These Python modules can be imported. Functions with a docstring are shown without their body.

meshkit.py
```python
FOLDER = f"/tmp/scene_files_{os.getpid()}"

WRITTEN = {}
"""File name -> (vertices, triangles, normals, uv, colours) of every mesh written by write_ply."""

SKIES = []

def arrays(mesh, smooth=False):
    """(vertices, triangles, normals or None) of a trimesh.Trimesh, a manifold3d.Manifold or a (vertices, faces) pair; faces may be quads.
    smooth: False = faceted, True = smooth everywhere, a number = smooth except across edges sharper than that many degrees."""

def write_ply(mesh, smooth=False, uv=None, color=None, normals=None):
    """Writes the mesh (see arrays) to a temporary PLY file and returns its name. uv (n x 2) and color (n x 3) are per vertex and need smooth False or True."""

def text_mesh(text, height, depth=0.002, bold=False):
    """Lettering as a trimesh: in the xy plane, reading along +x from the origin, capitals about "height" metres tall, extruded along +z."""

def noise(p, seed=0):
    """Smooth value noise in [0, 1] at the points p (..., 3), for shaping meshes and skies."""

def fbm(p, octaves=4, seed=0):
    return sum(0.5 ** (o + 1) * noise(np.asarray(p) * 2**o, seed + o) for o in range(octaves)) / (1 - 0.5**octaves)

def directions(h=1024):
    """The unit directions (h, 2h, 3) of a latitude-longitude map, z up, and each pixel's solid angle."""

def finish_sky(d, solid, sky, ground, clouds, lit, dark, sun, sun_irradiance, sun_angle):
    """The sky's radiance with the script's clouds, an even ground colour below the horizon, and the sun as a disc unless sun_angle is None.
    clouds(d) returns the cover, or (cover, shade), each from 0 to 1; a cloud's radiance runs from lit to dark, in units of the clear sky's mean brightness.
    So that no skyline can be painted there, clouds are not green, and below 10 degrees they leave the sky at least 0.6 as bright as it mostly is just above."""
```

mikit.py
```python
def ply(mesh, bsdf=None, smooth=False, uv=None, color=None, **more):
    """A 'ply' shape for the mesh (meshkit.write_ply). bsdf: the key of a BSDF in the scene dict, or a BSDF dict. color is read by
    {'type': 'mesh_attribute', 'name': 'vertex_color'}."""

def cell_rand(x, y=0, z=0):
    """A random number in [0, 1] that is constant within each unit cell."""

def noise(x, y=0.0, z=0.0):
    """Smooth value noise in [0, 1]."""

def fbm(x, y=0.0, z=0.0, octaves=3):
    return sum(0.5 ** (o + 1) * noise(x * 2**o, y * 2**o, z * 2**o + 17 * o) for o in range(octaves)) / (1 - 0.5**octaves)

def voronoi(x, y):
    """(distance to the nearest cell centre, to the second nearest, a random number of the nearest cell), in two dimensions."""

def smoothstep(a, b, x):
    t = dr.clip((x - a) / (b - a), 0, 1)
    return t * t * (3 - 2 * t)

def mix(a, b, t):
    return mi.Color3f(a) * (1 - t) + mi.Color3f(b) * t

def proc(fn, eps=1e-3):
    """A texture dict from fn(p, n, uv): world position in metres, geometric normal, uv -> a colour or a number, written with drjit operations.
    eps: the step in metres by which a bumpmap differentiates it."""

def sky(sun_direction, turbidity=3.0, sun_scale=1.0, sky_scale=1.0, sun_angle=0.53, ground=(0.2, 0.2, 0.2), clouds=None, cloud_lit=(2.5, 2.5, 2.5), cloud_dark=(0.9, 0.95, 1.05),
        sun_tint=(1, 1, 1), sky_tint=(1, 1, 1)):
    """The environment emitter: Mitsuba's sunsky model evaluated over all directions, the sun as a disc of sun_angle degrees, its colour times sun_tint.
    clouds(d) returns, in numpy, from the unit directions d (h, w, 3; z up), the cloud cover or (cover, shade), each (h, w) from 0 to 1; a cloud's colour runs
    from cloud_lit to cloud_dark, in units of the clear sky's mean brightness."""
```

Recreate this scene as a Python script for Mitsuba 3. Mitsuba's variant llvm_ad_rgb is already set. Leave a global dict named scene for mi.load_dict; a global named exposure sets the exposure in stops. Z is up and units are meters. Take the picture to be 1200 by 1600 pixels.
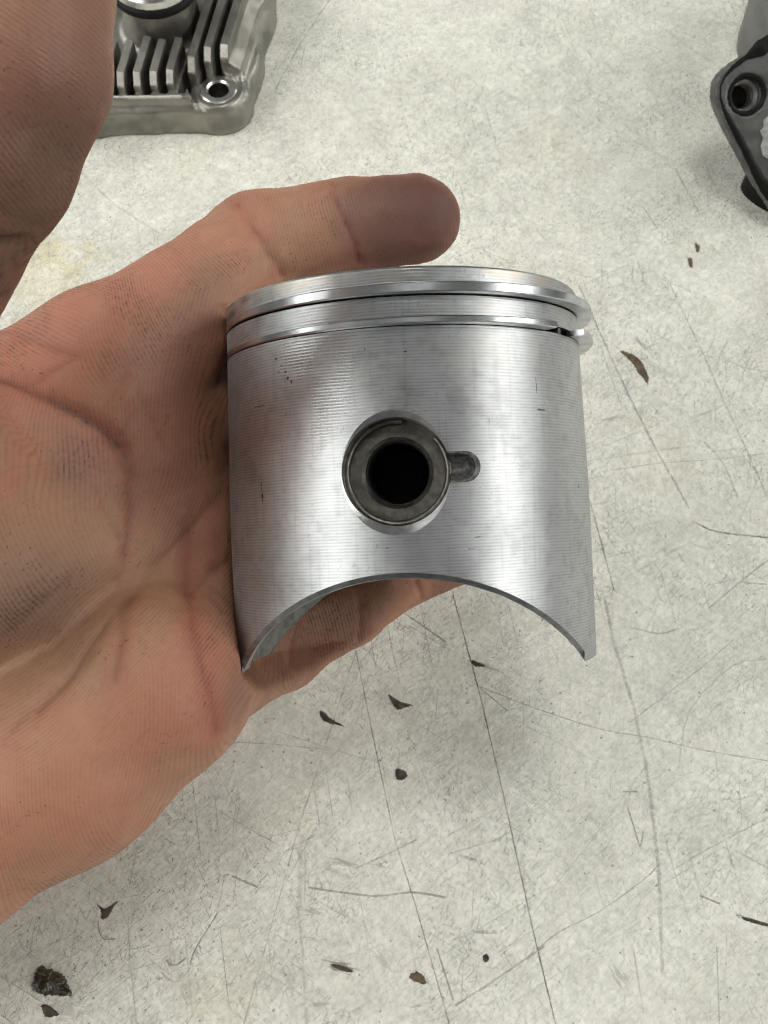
import math
import numpy as np, trimesh, mitsuba as mi, drjit as dr, manifold3d as m3
from shapely.geometry import Polygon, LineString, Point
import mikit, meshkit
from mikit import proc, noise, fbm, cell_rand, smoothstep, mix

T = mi.ScalarTransform4f
scene, labels = {}, {}
MM = 0.001

# ------------------------------------------------------------------ camera, light, exposure
PITCH = math.radians(66)
EYE = np.array([0, 0, 0.330])
scene['camera'] = {'type': 'thinlens', 'fov': 41.112, 'aperture_radius': 0.00022, 'focus_distance': 0.163, 'near_clip': 0.01, 'far_clip': 50.0,
                   'to_world': T().look_at(origin=EYE.tolist(), target=(EYE + [0, math.cos(PITCH), -math.sin(PITCH)]).tolist(), up=[0, math.sin(PITCH), math.cos(PITCH)])}
exposure = -0.12
scene['room_light'] = {'type': 'constant', 'radiance': {'type': 'rgb', 'value': [0.125, 0.125, 0.122]}}


def tag(key, label=None, cat=None, group=None, kind=None):
    labels[key] = {k: v for k, v in dict(label=label, category=cat, group=group, kind=kind).items() if v}


def lamp(key, x, y, z, lx, ly, power, label):
    b = trimesh.creation.box((lx, ly, 0.05))
    b.apply_translation((x, y, z))
    scene[key] = mikit.ply(b, {'type': 'diffuse', 'reflectance': {'type': 'rgb', 'value': [.8, .8, .8]}},
                           emitter={'type': 'area', 'radiance': {'type': 'rgb', 'value': [power, power, power * 0.95]}})
    tag(key, label, 'lamp')


lamp('ceiling_lamp', -2.3, 0.3, 2.25, 1.2, 6.4, 5.4, 'long white ceiling light left of the bench, nearer of the left pair')
lamp('ceiling_lamp_001', 3.3, 0.3, 2.25, 1.2, 6.4, 7.2, 'long white ceiling light right of the bench, nearer of the right pair')
lamp('ceiling_lamp_002', 0.05, 0.35, 2.4, 0.55, 0.6, 14.0, 'short white ceiling light straight above the bench')
lamp('ceiling_lamp_003', -4.4, 0.3, 2.25, 1.3, 6.4, 5.5, 'long white ceiling light left of the bench, farther of the left pair')
lamp('ceiling_lamp_004', 5.6, 0.3, 2.25, 1.4, 6.4, 7.0, 'long white ceiling light right of the bench, farther of the right pair')


# ------------------------------------------------------------------ helpers
BENCH = .77        # things on the bench are drawn at 1 / .77 and brought to size here; the bench top comes to z = 75.9 mm
EYE_MM = np.array([0, 0, 330.0])


def bench_xy(p):
    return p.x * (1000 / BENCH), p.y * (1000 / BENCH)


def put(key, mesh, bsdf, smooth=30, **k):
    """mesh in millimetres -> one entry of the scene"""
    if isinstance(mesh, m3.Manifold):
        m = mesh.to_mesh()
        mesh = trimesh.Trimesh(m.vert_properties[:, :3], m.tri_verts, process=False)
    mesh = mesh.copy()
    assert len(mesh.faces), key
    if key.startswith(('tabletop', 'cylinder_head', 'engine_casing', 'grease_crumb', 'dirt_flake')):
        mesh.vertices = EYE_MM + BENCH * (mesh.vertices - EYE_MM)
    mesh.apply_scale(MM)
    scene[key] = mikit.ply(mesh, bsdf, smooth=smooth, **k)


def man(mesh):
    mesh = mesh.copy(); mesh.merge_vertices()
    return m3.Manifold(m3.Mesh(np.asarray(mesh.vertices, np.float32), np.asarray(mesh.faces, np.uint32)))


def tri(M):
    m = M.to_mesh()
    return trimesh.Trimesh(m.vert_properties[:, :3].astype(float), m.tri_verts, process=False)


def revolve(profile, n=96):
    """solid from a closed (r, z) polygon about z"""
    return m3.Manifold.revolve(m3.CrossSection([np.asarray(profile, float)], m3.FillRule.NonZero), n)


def extrude(poly, z0, z1, scale=(1, 1)):
    cs = m3.CrossSection([np.asarray(poly, float)], m3.FillRule.NonZero)
    return m3.Manifold.extrude(cs, z1 - z0, 0, 0, scale).translate((0, 0, z0))


def smooth_poly(pts, n=12):
    """closed Catmull-Rom curve through the points"""
    p = np.asarray(pts, float)
    q = []
    for i in range(len(p)):
        a, b, c, d = p[i - 1], p[i], p[(i + 1) % len(p)], p[(i + 2) % len(p)]
        for t in np.arange(n) / n:
            q.append(0.5 * (2 * b + (c - a) * t + (2 * a - 5 * b + 4 * c - d) * t * t + (3 * b - a - 3 * c + d) * t ** 3))
    return np.array(q)


def rounded(poly, z0, z1, r=1.5, steps=4):
    """extruded polygon with a rounded upper edge"""
    s = Polygon(poly).buffer(0)
    out = None
    for i in range(steps + 1):
        t = math.pi / 2 * i / steps
        inset, top = r * (1 - math.cos(t)), z1 - r + r * math.sin(t)
        g = s.buffer(-inset) if inset > 0 else s
        if g.is_empty:
            continue
        g = g if g.geom_type == 'Polygon' else max(g.geoms, key=lambda a: a.area)
        e = extrude(np.array(g.exterior.coords)[:-1], z0, top if i else z1 - r)
        out = e if out is None else out + e
    return out


def frame(x, y, z, o):
    m = np.eye(4); m[:3, 0], m[:3, 1], m[:3, 2], m[:3, 3] = x, y, z, o
    return m


def tube(path, radii, sides=12, ref=(0.0, 0.0, 1.0)):
    p = np.asarray(path, float); n = len(p)
    t = np.gradient(p, axis=0); t /= np.linalg.norm(t, axis=1, keepdims=True)
    a = np.cross(t, ref); a /= np.linalg.norm(a, axis=1, keepdims=True) + 1e-9
    b = np.cross(a, t)
    ang = np.arange(sides) * 2 * np.pi / sides
    r = np.broadcast_to(radii, (n,))[:, None, None]
    v = p[:, None] + r * (np.cos(ang)[None, :, None] * a[:, None] + np.sin(ang)[None, :, None] * b[:, None])
    i, j = np.meshgrid(np.arange(n - 1), np.arange(sides), indexing='ij')
    q = np.stack([i * sides + j, i * sides + (j + 1) % sides, (i + 1) * sides + (j + 1) % sides, (i + 1) * sides + j], -1).reshape(-1, 4)
    f = np.vstack([q[:, [0, 1, 2]], q[:, [0, 2, 3]]])
    k = n * sides
    caps = [[k, (j + 1) % sides, j] for j in range(sides)] + [[k + 1, (n - 1) * sides + j, (n - 1) * sides + (j + 1) % sides] for j in range(sides)]
    m = trimesh.Trimesh(np.vstack([v.reshape(-1, 3), p[:1], p[-1:]]), np.vstack([f, caps]), process=False)
    m.fix_normals()
    return m


# ------------------------------------------------------------------ table top
# scratches: (points in mm on the table, width mm, strength); traced on the bench as worn lines
SCRATCHES = [
    ([(-8.13, 100.10), (-26.41, 39.98), (-40.44, -14.78)], 0.16, .50),
    ([(-9.37, 96.35), (-3.92, 69.75), (3.36, 36.17), (9.63, 16.79), (18.84, -14.78)], 0.26, .60),
    ([(23.53, 115.92), (31.37, 81.46), (37.58, 49.26), (44.36, 10.89), (49.49, -14.78)], 0.30, .72),
    ([(75.21, 113.85), (76.56, 100.10), (81.16, 77.45), (83.49, 55.98), (83.81, 36.36), (83.80, 27.19), (81.80, -1.48)], 0.85, .38),
    ([(31.47, 84.22), (48.28, 77.45), (69.53, 70.37), (84.72, 67.69), (102.09, 63.62), (122.23, 60.18)], 0.22, .48),
    ([(28.02, -6.25), (43.95, 4.04), (52.31, 9.83), (64.83, 15.53), (78.82, 24.42), (84.41, 29.23)], 0.24, .48),
    ([(89.35, 27.93), (98.18, 32.78), (119.59, 42.86)], 0.22, .48),
    ([(41.49, 10.89), (53.33, 24.42), (64.44, 36.36), (83.40, 58.97)], 0.16, .30),
    ([(76.36, 243.67), (82.54, 222.26), (90.69, 195.13), (98.64, 171.82), (107.87, 148.41)], 0.55, .52),
    ([(112.02, 244.58), (120.29, 214.76), (125.82, 192.66), (132.54, 167.15), (136.26, 152.15)], 0.26, .45),
    ([(78.13, 162.77), (98.02, 166.11), (118.29, 167.66), (137.82, 170.00)], 0.24, .35),
    ([(109.24, 142.99), (116.62, 139.33), (133.97, 137.15)], 0.42, .62),
    ([(110.10, 111.34), (119.60, 118.92), (132.69, 128.77)], 0.28, .50),
    ([(121.36, 120.55), (131.33, 119.85)], 0.26, .50),
    ([(72.71, 152.65), (75.29, 137.63), (78.41, 118.00)], 0.36, .55),
    ([(116.65, 174.71), (122.24, 166.11), (125.43, 152.65)], 0.5, .35),
    ([(143.90, 223.13), (126.49, 197.61)], 0.24, .30),
    ([(129.11, 209.92), (136.08, 206.24), (144.29, 204.84)], 0.32, .40),
    ([(105.40, 282.52), (109.96, 271.80)], 0.35, .55),
    ([(-24.69, 401.25), (-34.75, 379.19), (-46.51, 347.84), (-44.14, 344.14)], 0.5, .35),
    ([(-127.45, 303.29), (-109.44, 283.84), (-89.90, 269.23)], 0.5, .28),
    ([(126.96, 381.16), (136.93, 369.44), (144.55, 362.91)], 0.7, .22),
    ([(121.14, 301.59), (127.71, 279.90)], 0.4, .35),
    ([(-22.71, 22.23), (-3.29, 19.86), (8.14, 20.95), (18.56, 19.50)], 0.42, .52),
    ([(-8.21, 27.93), (4.13, 33.34), (9.88, 36.17)], 0.3, .50),
    ([(-25.52, 36.93), (-25.78, 27.19), (-25.05, 16.79)], 1.1, .28),
    ([(-24.21, 33.15), (-23.93, 18.05)], 0.5, .3),
    ([(-26.01, 16.79), (-24.30, 5.61), (-22.34, -14.78)], 0.6, .24),
    ([(-49.98, 14.99), (-55.62, 5.61), (-57.16, 0.92)], 0.32, .60),
    ([(-64.25, 2.13), (-63.01, 0.92), (-60.94, 0.92), (-58.62, 2.65)], 0.42, .50),
    ([(-65.27, -1.31), (-62.85, -3.19), (-60.01, -3.53), (-57.08, -0.11)], 0.42, .36),
    ([(-76.78, 13.92), (-75.02, 2.13), (-71.86, -12.63)], 0.24, .38),
    ([(-85.66, 12.67), (-84.96, 9.83), (-83.22, 7.89), (-79.98, 7.89)], 0.3, .50),
    ([(7.63, 69.75), (18.27, 39.98)], 0.45, .22),
    ([(31.46, 83.79), (39.91, 76.40)], 0.3, .50),
    ([(20.45, 32.22), (34.58, 36.17), (38.05, 38.45)], 0.26, .40),
    ([(15.75, 5.09), (20.12, -8.45)], 0.36, .50),
    ([(20.82, -9.96), (39.23, 0.75), (47.47, 5.79)], 0.32, .50),
    ([(6.92, 109.52), (20.31, 99.66)], 0.42, .55),
    ([(-5.17, 106.81), (-7.89, 97.89)], 0.3, .50),
    ([(8.60, 105.01), (21.31, 97.01)], 0.26, .40),
    ([(76.20, 45.56), (77.48, 40.36), (78.85, 34.28), (80.27, 38.45)], 0.34, .50),
    ([(75.28, 50.64), (79.71, 50.64)], 0.34, .55),
    ([(106.04, 14.45), (110.24, 13.03), (114.82, 11.60)], 0.7, .62),
    ([(95.77, 19.86), (101.28, 17.69)], 0.4, .5),
    ([(105.76, 62.00), (103.96, 42.28), (89.68, 29.04)], 0.3, .22),
    ([(93.45, 57.97), (99.35, 76.40), (115.34, 91.33), (127.31, 93.50)], 0.3, .28),
    ([(79.65, 72.65), (105.82, 91.33), (116.56, 100.10)], 0.24, .40),
    ([(-46.19, 25.53), (-38.43, 22.41)], 0.4, .55),
    ([(-16.81, 27.56), (-10.72, 25.34)], 0.9, .30),
    ([(23.57, 31.47), (28.23, 29.97)], 0.6, .55),
    ([(-35.05, 69.75), (-6.52, 60.78)], 0.2, .28),
    ([(-51.33, 66.47), (-34.86, 65.45), (-16.37, 63.62)], 0.22, .34),
    ([(73.95, 4.74), (75.13, -11.46)], 0.3, .3),
    ([(98.72, 5.61), (96.76, -14.78)], 0.26, .36),
    ([(27.11, 9.83), (33.39, 9.48)], 0.5, .5),
    ([(73.89, 167.15), (92.68, 170.26), (111.10, 173.13)], 0.5, .25),
    ([(72.99, 170.26), (100.96, 182.39)], 0.35, .22),
    ([(97.84, 133.54), (90.80, 129.96), (80.60, 139.57)], 0.5, .2),
    ([(82.77, 104.56), (92.21, 102.33), (98.85, 104.12)], 0.4, .42),
    ([(107.55, 134.74), (112.20, 132.82)], 0.34, .4),
]
LIGHT_SCRATCHES = [([(-57.93, 36.55), (-69.48, 18.05), (-73.82, 9.12)], 0.5, .35), ([(-92.81, 3.87), (-94.61, -1.31)], 0.5, .3)]
# smears of grease rubbed into the paint: (centre mm, half length, half width, angle deg, strength)
SMEARS = [
    ((-27.59, 100.10), 11, 5, 70, .16), ((-12.74, 29.60), 5, 1.1, -12, .5), ((-1.96, 28.67), 3.5, .8, -10, .4), ((-22.51, 15.71), 4, 1.3, -12, .45), ((-20.37, 7.72), 4, .7, -5, .35),
    ((-13.20, 0.41), 6, 1.6, -14, .72), ((-0.38, 2.13), 4, 1.2, -40, .3), ((-18.59, -9.79), 3, 1.2, 0, .45), ((10.22, -9.96), 4, .8, 0, .4), ((-27.18, -3.88), 2, 3, 20, .25), ((32.17, 91.33), 6, 1.2, -18, .5),
    ((83.52, 184.27), 6, 1.2, 15, .42), ((98.57, 216.19), 5, 1.0, -50, .6), ((104.61, 204.84), 9, 1.8, -35, .25), ((-92.86, -10.63), 7, 4, -10, .28), ((123.17, 227.82), 6, 1, 40, .2),
    ((75.06, 46.14), 5, 5, 0, .1), ((83.06, 46.14), 5, 7, 70, .13), ((68.65, -1.31), 4, 2.4, -60, .35), ((-51.26, 5.61), 2, .8, 10, .5), ((-11.52, 82.73), 14, 4, 75, .12), ((-122.82, 248.86), 5, 3, 0, .25), ((53.96, 107.94), 2.0, 3.6, 15, .3),
    ((95.66, 34.66), 5, 3, 40, .14), ((-35.51, 80.61), 10, 6, 60, .16), ((-56.10, -5.58), 12, 6, 0, .12), ((150.65, 280.56), 6, 1.4, 0, .35),
]
STAINS = [((-135.91, 248.86), 26, .50), ((-28.99, 45.17), 10, .14), ((67.08, 314.35), 22, .12), ((-50.20, -9.79), 18, .16), ((-127.22, 259.73), 12, .25), ((-78.90, 310.87), 14, .16), ((99.29, 167.15), 20, .1)]


def seg_mask(x, y, a, b, w, s, seed):
    ax, ay, dx, dy = a[0], a[1], b[0] - a[0], b[1] - a[1]
    L2 = dx * dx + dy * dy
    t = dr.clip(((x - ax) * dx + (y - ay) * dy) / L2, 0, 1)
    return dr.sqrt(dr.square(x - ax - t * dx) + dr.square(y - ay - t * dy))


def curve(pts):
    """bent scratches get a smooth curve"""
    p = np.asarray(pts, float)
    if len(p) < 3:
        return p
    t = np.diff(p, axis=0); t /= np.linalg.norm(t, axis=1, keepdims=True)
    if (t[:-1] * t[1:]).sum(1).min() > .992:
        return p
    q = np.vstack([2 * p[0] - p[1], p, 2 * p[-1] - p[-2]])
    out = []
    for i in range(1, len(q) - 2):
        a, b, c, d = q[i - 1:i + 3]
        for u in (0, 1 / 3, 2 / 3):
            out.append(.5 * (2 * b + (c - a) * u + (2 * a - 5 * b + 4 * c - d) * u * u + (3 * b - a - 3 * c + d) * u ** 3))
    return np.array(out + [q[-2]])


def scratch_field(x, y, wob, rag):
    """darkness of the traced scratches at (x, y) in mm"""
    out = mi.Float(0)
    rough = .52 + .48 * smoothstep(.30, .62, noise(x * 2.4, y * 2.4, 3.0))
    for pts, w, s in SCRATCHES:
        d, pts = None, curve(pts).tolist()
        for a, b in zip(pts[:-1], pts[1:]):
            e = seg_mask(x, y, a, b, w, s, 0)
            d = e if d is None else dr.minimum(d, e)
        g = 1 - smoothstep(w * 0.35, w * 0.95, d + wob * w)
        out = dr.maximum(out, g * min(s * 1.15, .92) * rag * (rough if w > .42 else 1))
    return out


def hair_layer(x, y, deg, length, width, keep, thick, seed):
    """many short fine scratches: one per stretched cell"""
    c, s = math.cos(math.radians(deg)), math.sin(math.radians(deg))
    u, v = (c * x + s * y) / length + seed * 7.31, (-s * x + c * y) / width + seed * 3.77
    v = v + cell_rand(dr.floor(u), 0, seed + 50) * 3
    iu, iv = dr.floor(u), dr.floor(v)
    fu, fv = u - iu, v - iv
    r1, r2, r3 = cell_rand(iu, iv, seed), cell_rand(iu, iv, seed + 11), cell_rand(iu, iv, seed + 23)
    ctr = 0.5 + (r2 - 0.5) * 0.5 + (r3 - 0.5) * 0.4 * (fu - 0.5) + (r1 - .5) * .5 * dr.square(fu - .5)
    d = dr.abs(fv - ctr) * width
    half = 0.12 + 0.36 * r3
    ends = 1 - smoothstep(half * .5, half, dr.abs(fu - 0.5))
    return dr.select(r1 < keep, (1 - smoothstep(thick * .3, thick, d)) * ends * (0.4 + .6 * r2), 0)


def table_color(p, n, uv):
    x, y = bench_xy(p)
    big = fbm(x * .018, y * .018, 3.0, 3)
    mid = fbm(x * .12, y * .12, 9.0, 4)
    fine = fbm(x * 1.1, y * 1.1, 5.0, 3)
    c = mix((.625, .62, .555), (.705, .70, .635), smoothstep(.3, .7, big * .35 + mid * .65))
    c = c * (0.82 + .36 * fine) * (.93 + .14 * noise(x * .45, y * .45, 3.0))
    # rubbed-in grey film and brushed wear
    film = smoothstep(.46, .74, fbm(x * .05 + 4, y * .05, 1.0, 4))
    brush = noise((x * .8 + y * .6) * .35, (-x * .6 + y * .8) * 2.6, 2.0)
    c = c * (1 - .07 * film - .16 * smoothstep(.55, .95, brush) * (.3 + .7 * film))
    for (cx, cy), r, s in STAINS:
        d = dr.sqrt(dr.square(x - cx) + dr.square(y - cy)) / r + (mid - .5) * 1.6
        c = mix(c, c * mi.Color3f(1.0, .93, .70), (1 - smoothstep(.2, 1.0, d)) * s)
    wob = (noise(x * 1.3, y * 1.3, 7.0) - .5) * .6
    rag = .72 + .5 * smoothstep(.2, .7, fbm(x * .22, y * .22, 13.0, 2))
    d = scratch_field(x, y, wob, rag)
    worn = smoothstep(.35, .65, fbm(x * .03, y * .03, 21.0, 3))
    for k, (deg, L, W, keep, th, s) in enumerate([(100, 44, 6, .45, .15, .62), (28, 50, 7, .40, .13, .55), (150, 36, 8, .40, .14, .6), (62, 60, 9, .40, .16, .55), (84, 20, 4, .35, .12, .6), (12, 16, 5, .3, .13, .55), (118, 9, 1.6, .36, .12, .55), (40, 6, 1.3, .40, .12, .6), (48, 4, .9, .5, .10, .5), (52, 3, .7, .5, .09, .42), (135, 3.2, .8, .4, .09, .42),
                                                 (75, 7, 2.0, .24, .16, .45), (10, 10, 2.6, .22, .12, .45), (160, 5, 1.6, .2, .12, .5), (35, 3, 1.0, .4, .08, .5), (50, 2.4, 2.4, .24, .16, .62), (130, 2.0, 2.8, .20, .18, .6), (95, 1.5, 2.6, .2, .2, .7), (70, 4.5, 2.6, .26, .14, .6)]):
        h = hair_layer(x, y, deg, L, W, keep, th, k + 1)
        d = dr.maximum(d, h * s * 1.2 * (.45 + .6 * worn) * rag)
    ang = mi.Float(0)
    for (cx, cy), hl, hw, deg, s in SMEARS:
        ca, sa = math.cos(math.radians(deg)), math.sin(math.radians(deg))
        u, v = ((x - cx) * ca + (y - cy) * sa) / hl, (-(x - cx) * sa + (y - cy) * ca) / hw
        e = dr.sqrt(u * u + v * v) + (noise((x * ca + y * sa) * .5, (-x * sa + y * ca) * 3, 4.0) - .5) * 1.3
        d = dr.maximum(d, (1 - smoothstep(.25, 1.0, e)) * s)
    # specks of dirt
    sx, sy = dr.floor(x / 3.1), dr.floor(y / 3.1)
    r = cell_rand(sx, sy, 31)
    dd = dr.sqrt(dr.square((x + .35 * (noise(x * 3, y * 3, 5.0) - .5)) / 3.1 - sx - .2 - .6 * cell_rand(sx, sy, 32)) + dr.square(y / 3.1 - sy - .2 - .6 * cell_rand(sx, sy, 33))) * 3.1
    rr = .12 + .34 * dr.square(cell_rand(sx, sy, 34))
    d = dr.maximum(d, dr.select(r < .22, (1 - smoothstep(rr * .6, rr, dd + wob * .12)) * .75, 0))
    c = mix(c, mi.Color3f(.085, .078, .065), dr.clip(d, 0, .92))
    l = mi.Float(0)
    for pts, w, s in LIGHT_SCRATCHES:
        for a, b in zip(pts[:-1], pts[1:]):
            l = dr.maximum(l, (1 - smoothstep(w * .3, w, seg_mask(x, y, a, b, w, s, 0) + wob * w)) * s)
    h2 = hair_layer(x, y, 55, 16, 3.0, .25, .12, 91)
    l = dr.maximum(l, h2 * .35)
    return mix(c, mi.Color3f(.80, .80, .77), l)


def table_bump(p, n, uv):
    x, y = bench_xy(p)
    return (fbm(x * .35, y * .35, 1.0, 2) * .05 + noise(x * 1.4, y * 1.4, 2.0) * .02) * MM


scene['table_paint'] = {'type': 'bumpmap', 'arbitrary': {**proc(table_bump, 2e-4)}, 'scale': 1.0,
                        'bsdf': {'type': 'principled', 'base_color': proc(table_color), 'roughness': .42, 'specular': .45}}
board = trimesh.creation.box((1300, 1200, 30))
board.apply_translation((0, 300, -15))
put('tabletop', board, 'table_paint', smooth=False)
tag('tabletop', 'scratched off-white painted workbench top', None, None, 'structure')

# ------------------------------------------------------------------ piston
R0 = 33.2
AX = np.array([-.04419, .91719, .39600]); AX /= np.linalg.norm(AX)      # towards the crown
FR = np.array([-.00050, -.39641, .91808]); FR /= np.linalg.norm(FR)     # towards the viewer
PU = np.cross(AX, FR) * -1
PU = np.cross(FR, AX) * -1 if np.dot(np.cross(FR, AX) * -1, [1, 0, 0]) > 0 else np.cross(FR, AX)
PC = np.array([4.666, 80.003, 155.432])
PIN = math.radians(-4.7)
XL = math.cos(PIN) * PU - math.sin(PIN) * FR * 1.0       # sideways of the pin
YL = math.cos(PIN) * FR + math.sin(PIN) * PU             # pin direction, towards the viewer
if np.dot(np.cross(XL, YL), AX) < 0:
    HAND = -1
else:
    HAND = 1
# local frame: x = XL, y = -YL (away from the viewer), z = AX is right handed
LOC = frame(XL, -YL, AX, PC)


def prad(z):
    return R0 * (1 - .0214 * np.clip(np.asarray(z, float) / 30, 0, 1.2))


Z_TOP, L1, L2T, L2B, SKT, ZB = 36.1, 33.15, 31.3, 27.85, 26.6, -29.0
GR = 29.2                                                # groove floor radius
zs = np.linspace(ZB + .5, SKT, 24)
prof = [(0, ZB - 5), (prad(0), ZB - 5)] + [(float(prad(z)), z) for z in zs] + [(GR, SKT), (GR, L2B), (float(prad(L2B)), L2B), (float(prad(L2T)), L2T), (GR, L2T), (GR, L1),
        (float(prad(L1)), L1), (float(prad(Z_TOP)), Z_TOP - .35), (float(prad(Z_TOP)) - .35, Z_TOP), (0, Z_TOP + 1.2)]
body = revolve(prof, 360)
cut = m3.Manifold.cube((200, 200, 20), True).translate((0, 0, ZB - 10))
body = body - cut
inner = revolve([(0, -60), (30.9, -60), (30.9, -10), (30.4, 8), (28.0, 20), (24, 25.5), (0, 26)], 180)
boss = m3.Manifold.cylinder(70, 11.5, 11.5, 96, True).rotate((90, 0, 0)).translate((0, 0, 4.0))
gap = m3.Manifold.cube((80, 26, 120), True)
inner = inner - (boss - gap)
body = body - inner


def ycyl(r0, r1, y0, y1, x=0, z=4.0, n=128):
    """cylinder or cone along local y from y0 (radius r0) to y1 (radius r1)"""
    return m3.Manifold.cylinder(y1 - y0, r0, r1, n).rotate((-90, 0, 0)).translate((x, y0, z))


body = body - ycyl(8.55, 8.55, -40, 40)
body = body - ycyl(9.95 + 8 * 1.08, 9.95 - 1.6 * 1.08, -33.2 - 8, -33.2 + 1.6)          # chamfer at the near end
body = body - ycyl(9.95 - 1.6 * 1.08, 9.95 + 8 * 1.08, 33.2 - 1.6, 33.2 + 8)
body = body - ycyl(8.95, 8.95, -29.9, -28.5)
slot = m3.Manifold.batch_hull([m3.Manifold.cylinder(9, 2.45, 2.45, 32).rotate((90, 0, 0)).translate((x, -27.2, 4.3)) for x in (4.0, 10.8)])
body = body - slot
# the arched cut-outs of the skirt, their outer edge broken by a small chamfer
ARC, AZ = 36.3, -11.7 - 36.3
lim = m3.Manifold.cube((59.3, 200, 200), True)
for k in range(11):
    keep_in = m3.Manifold.cylinder(120, 33.2 - .09 * k, 33.2 - .09 * k, 256).translate((0, 0, -60))
    cutter = ycyl(ARC - .10 * k, ARC - .10 * k, -60, 60, 0, AZ, 256) ^ lim
    body = body - ((cutter - keep_in) if k < 10 else cutter)


def to_world(M):
    m = tri(M) if isinstance(M, m3.Manifold) else M.copy()
    m.apply_transform(LOC)
    if np.linalg.det(LOC[:3, :3]) < 0:
        m.invert()
    return m


def uv_axis(m):
    """u = angle about the piston axis, v = height (mm)"""
    q = (m.vertices - PC) @ np.stack([XL, -YL, AX], 1)
    th = np.arctan2(q[:, 0], -q[:, 1])
    return np.stack([q[:, 2], th * 33.0], 1)


def q_local(p):
    d = [p.x * 1000 - PC[0], p.y * 1000 - PC[1], p.z * 1000 - PC[2]]
    dot = lambda v: d[0] * float(v[0]) + d[1] * float(v[1]) + d[2] * float(v[2])
    return dot(XL), dot(-YL), dot(AX)


def groove_height(p, n, uv):
    """lathe marks: fine rings round the axis, worn away in patches"""
    X, Y, Z = q_local(p)
    th = dr.atan2(X, -Y)
    ph = Z / 0.50 + .25 * noise(th * 6, Z * .3, 3.0)
    wear = smoothstep(.30, .62, fbm(th * 5, Z * .09, 8.0, 3))
    w = .5 + .5 * dr.cos(ph * (2 * math.pi))
    amp = (.6 + .4 * wear) * (.7 + .6 * noise(0.0, Z * 1.7, th * 2.0))
    return (w * w * .0100 * amp + .003 * noise(th * 160, Z * 5, 1.0)) * MM


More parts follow.
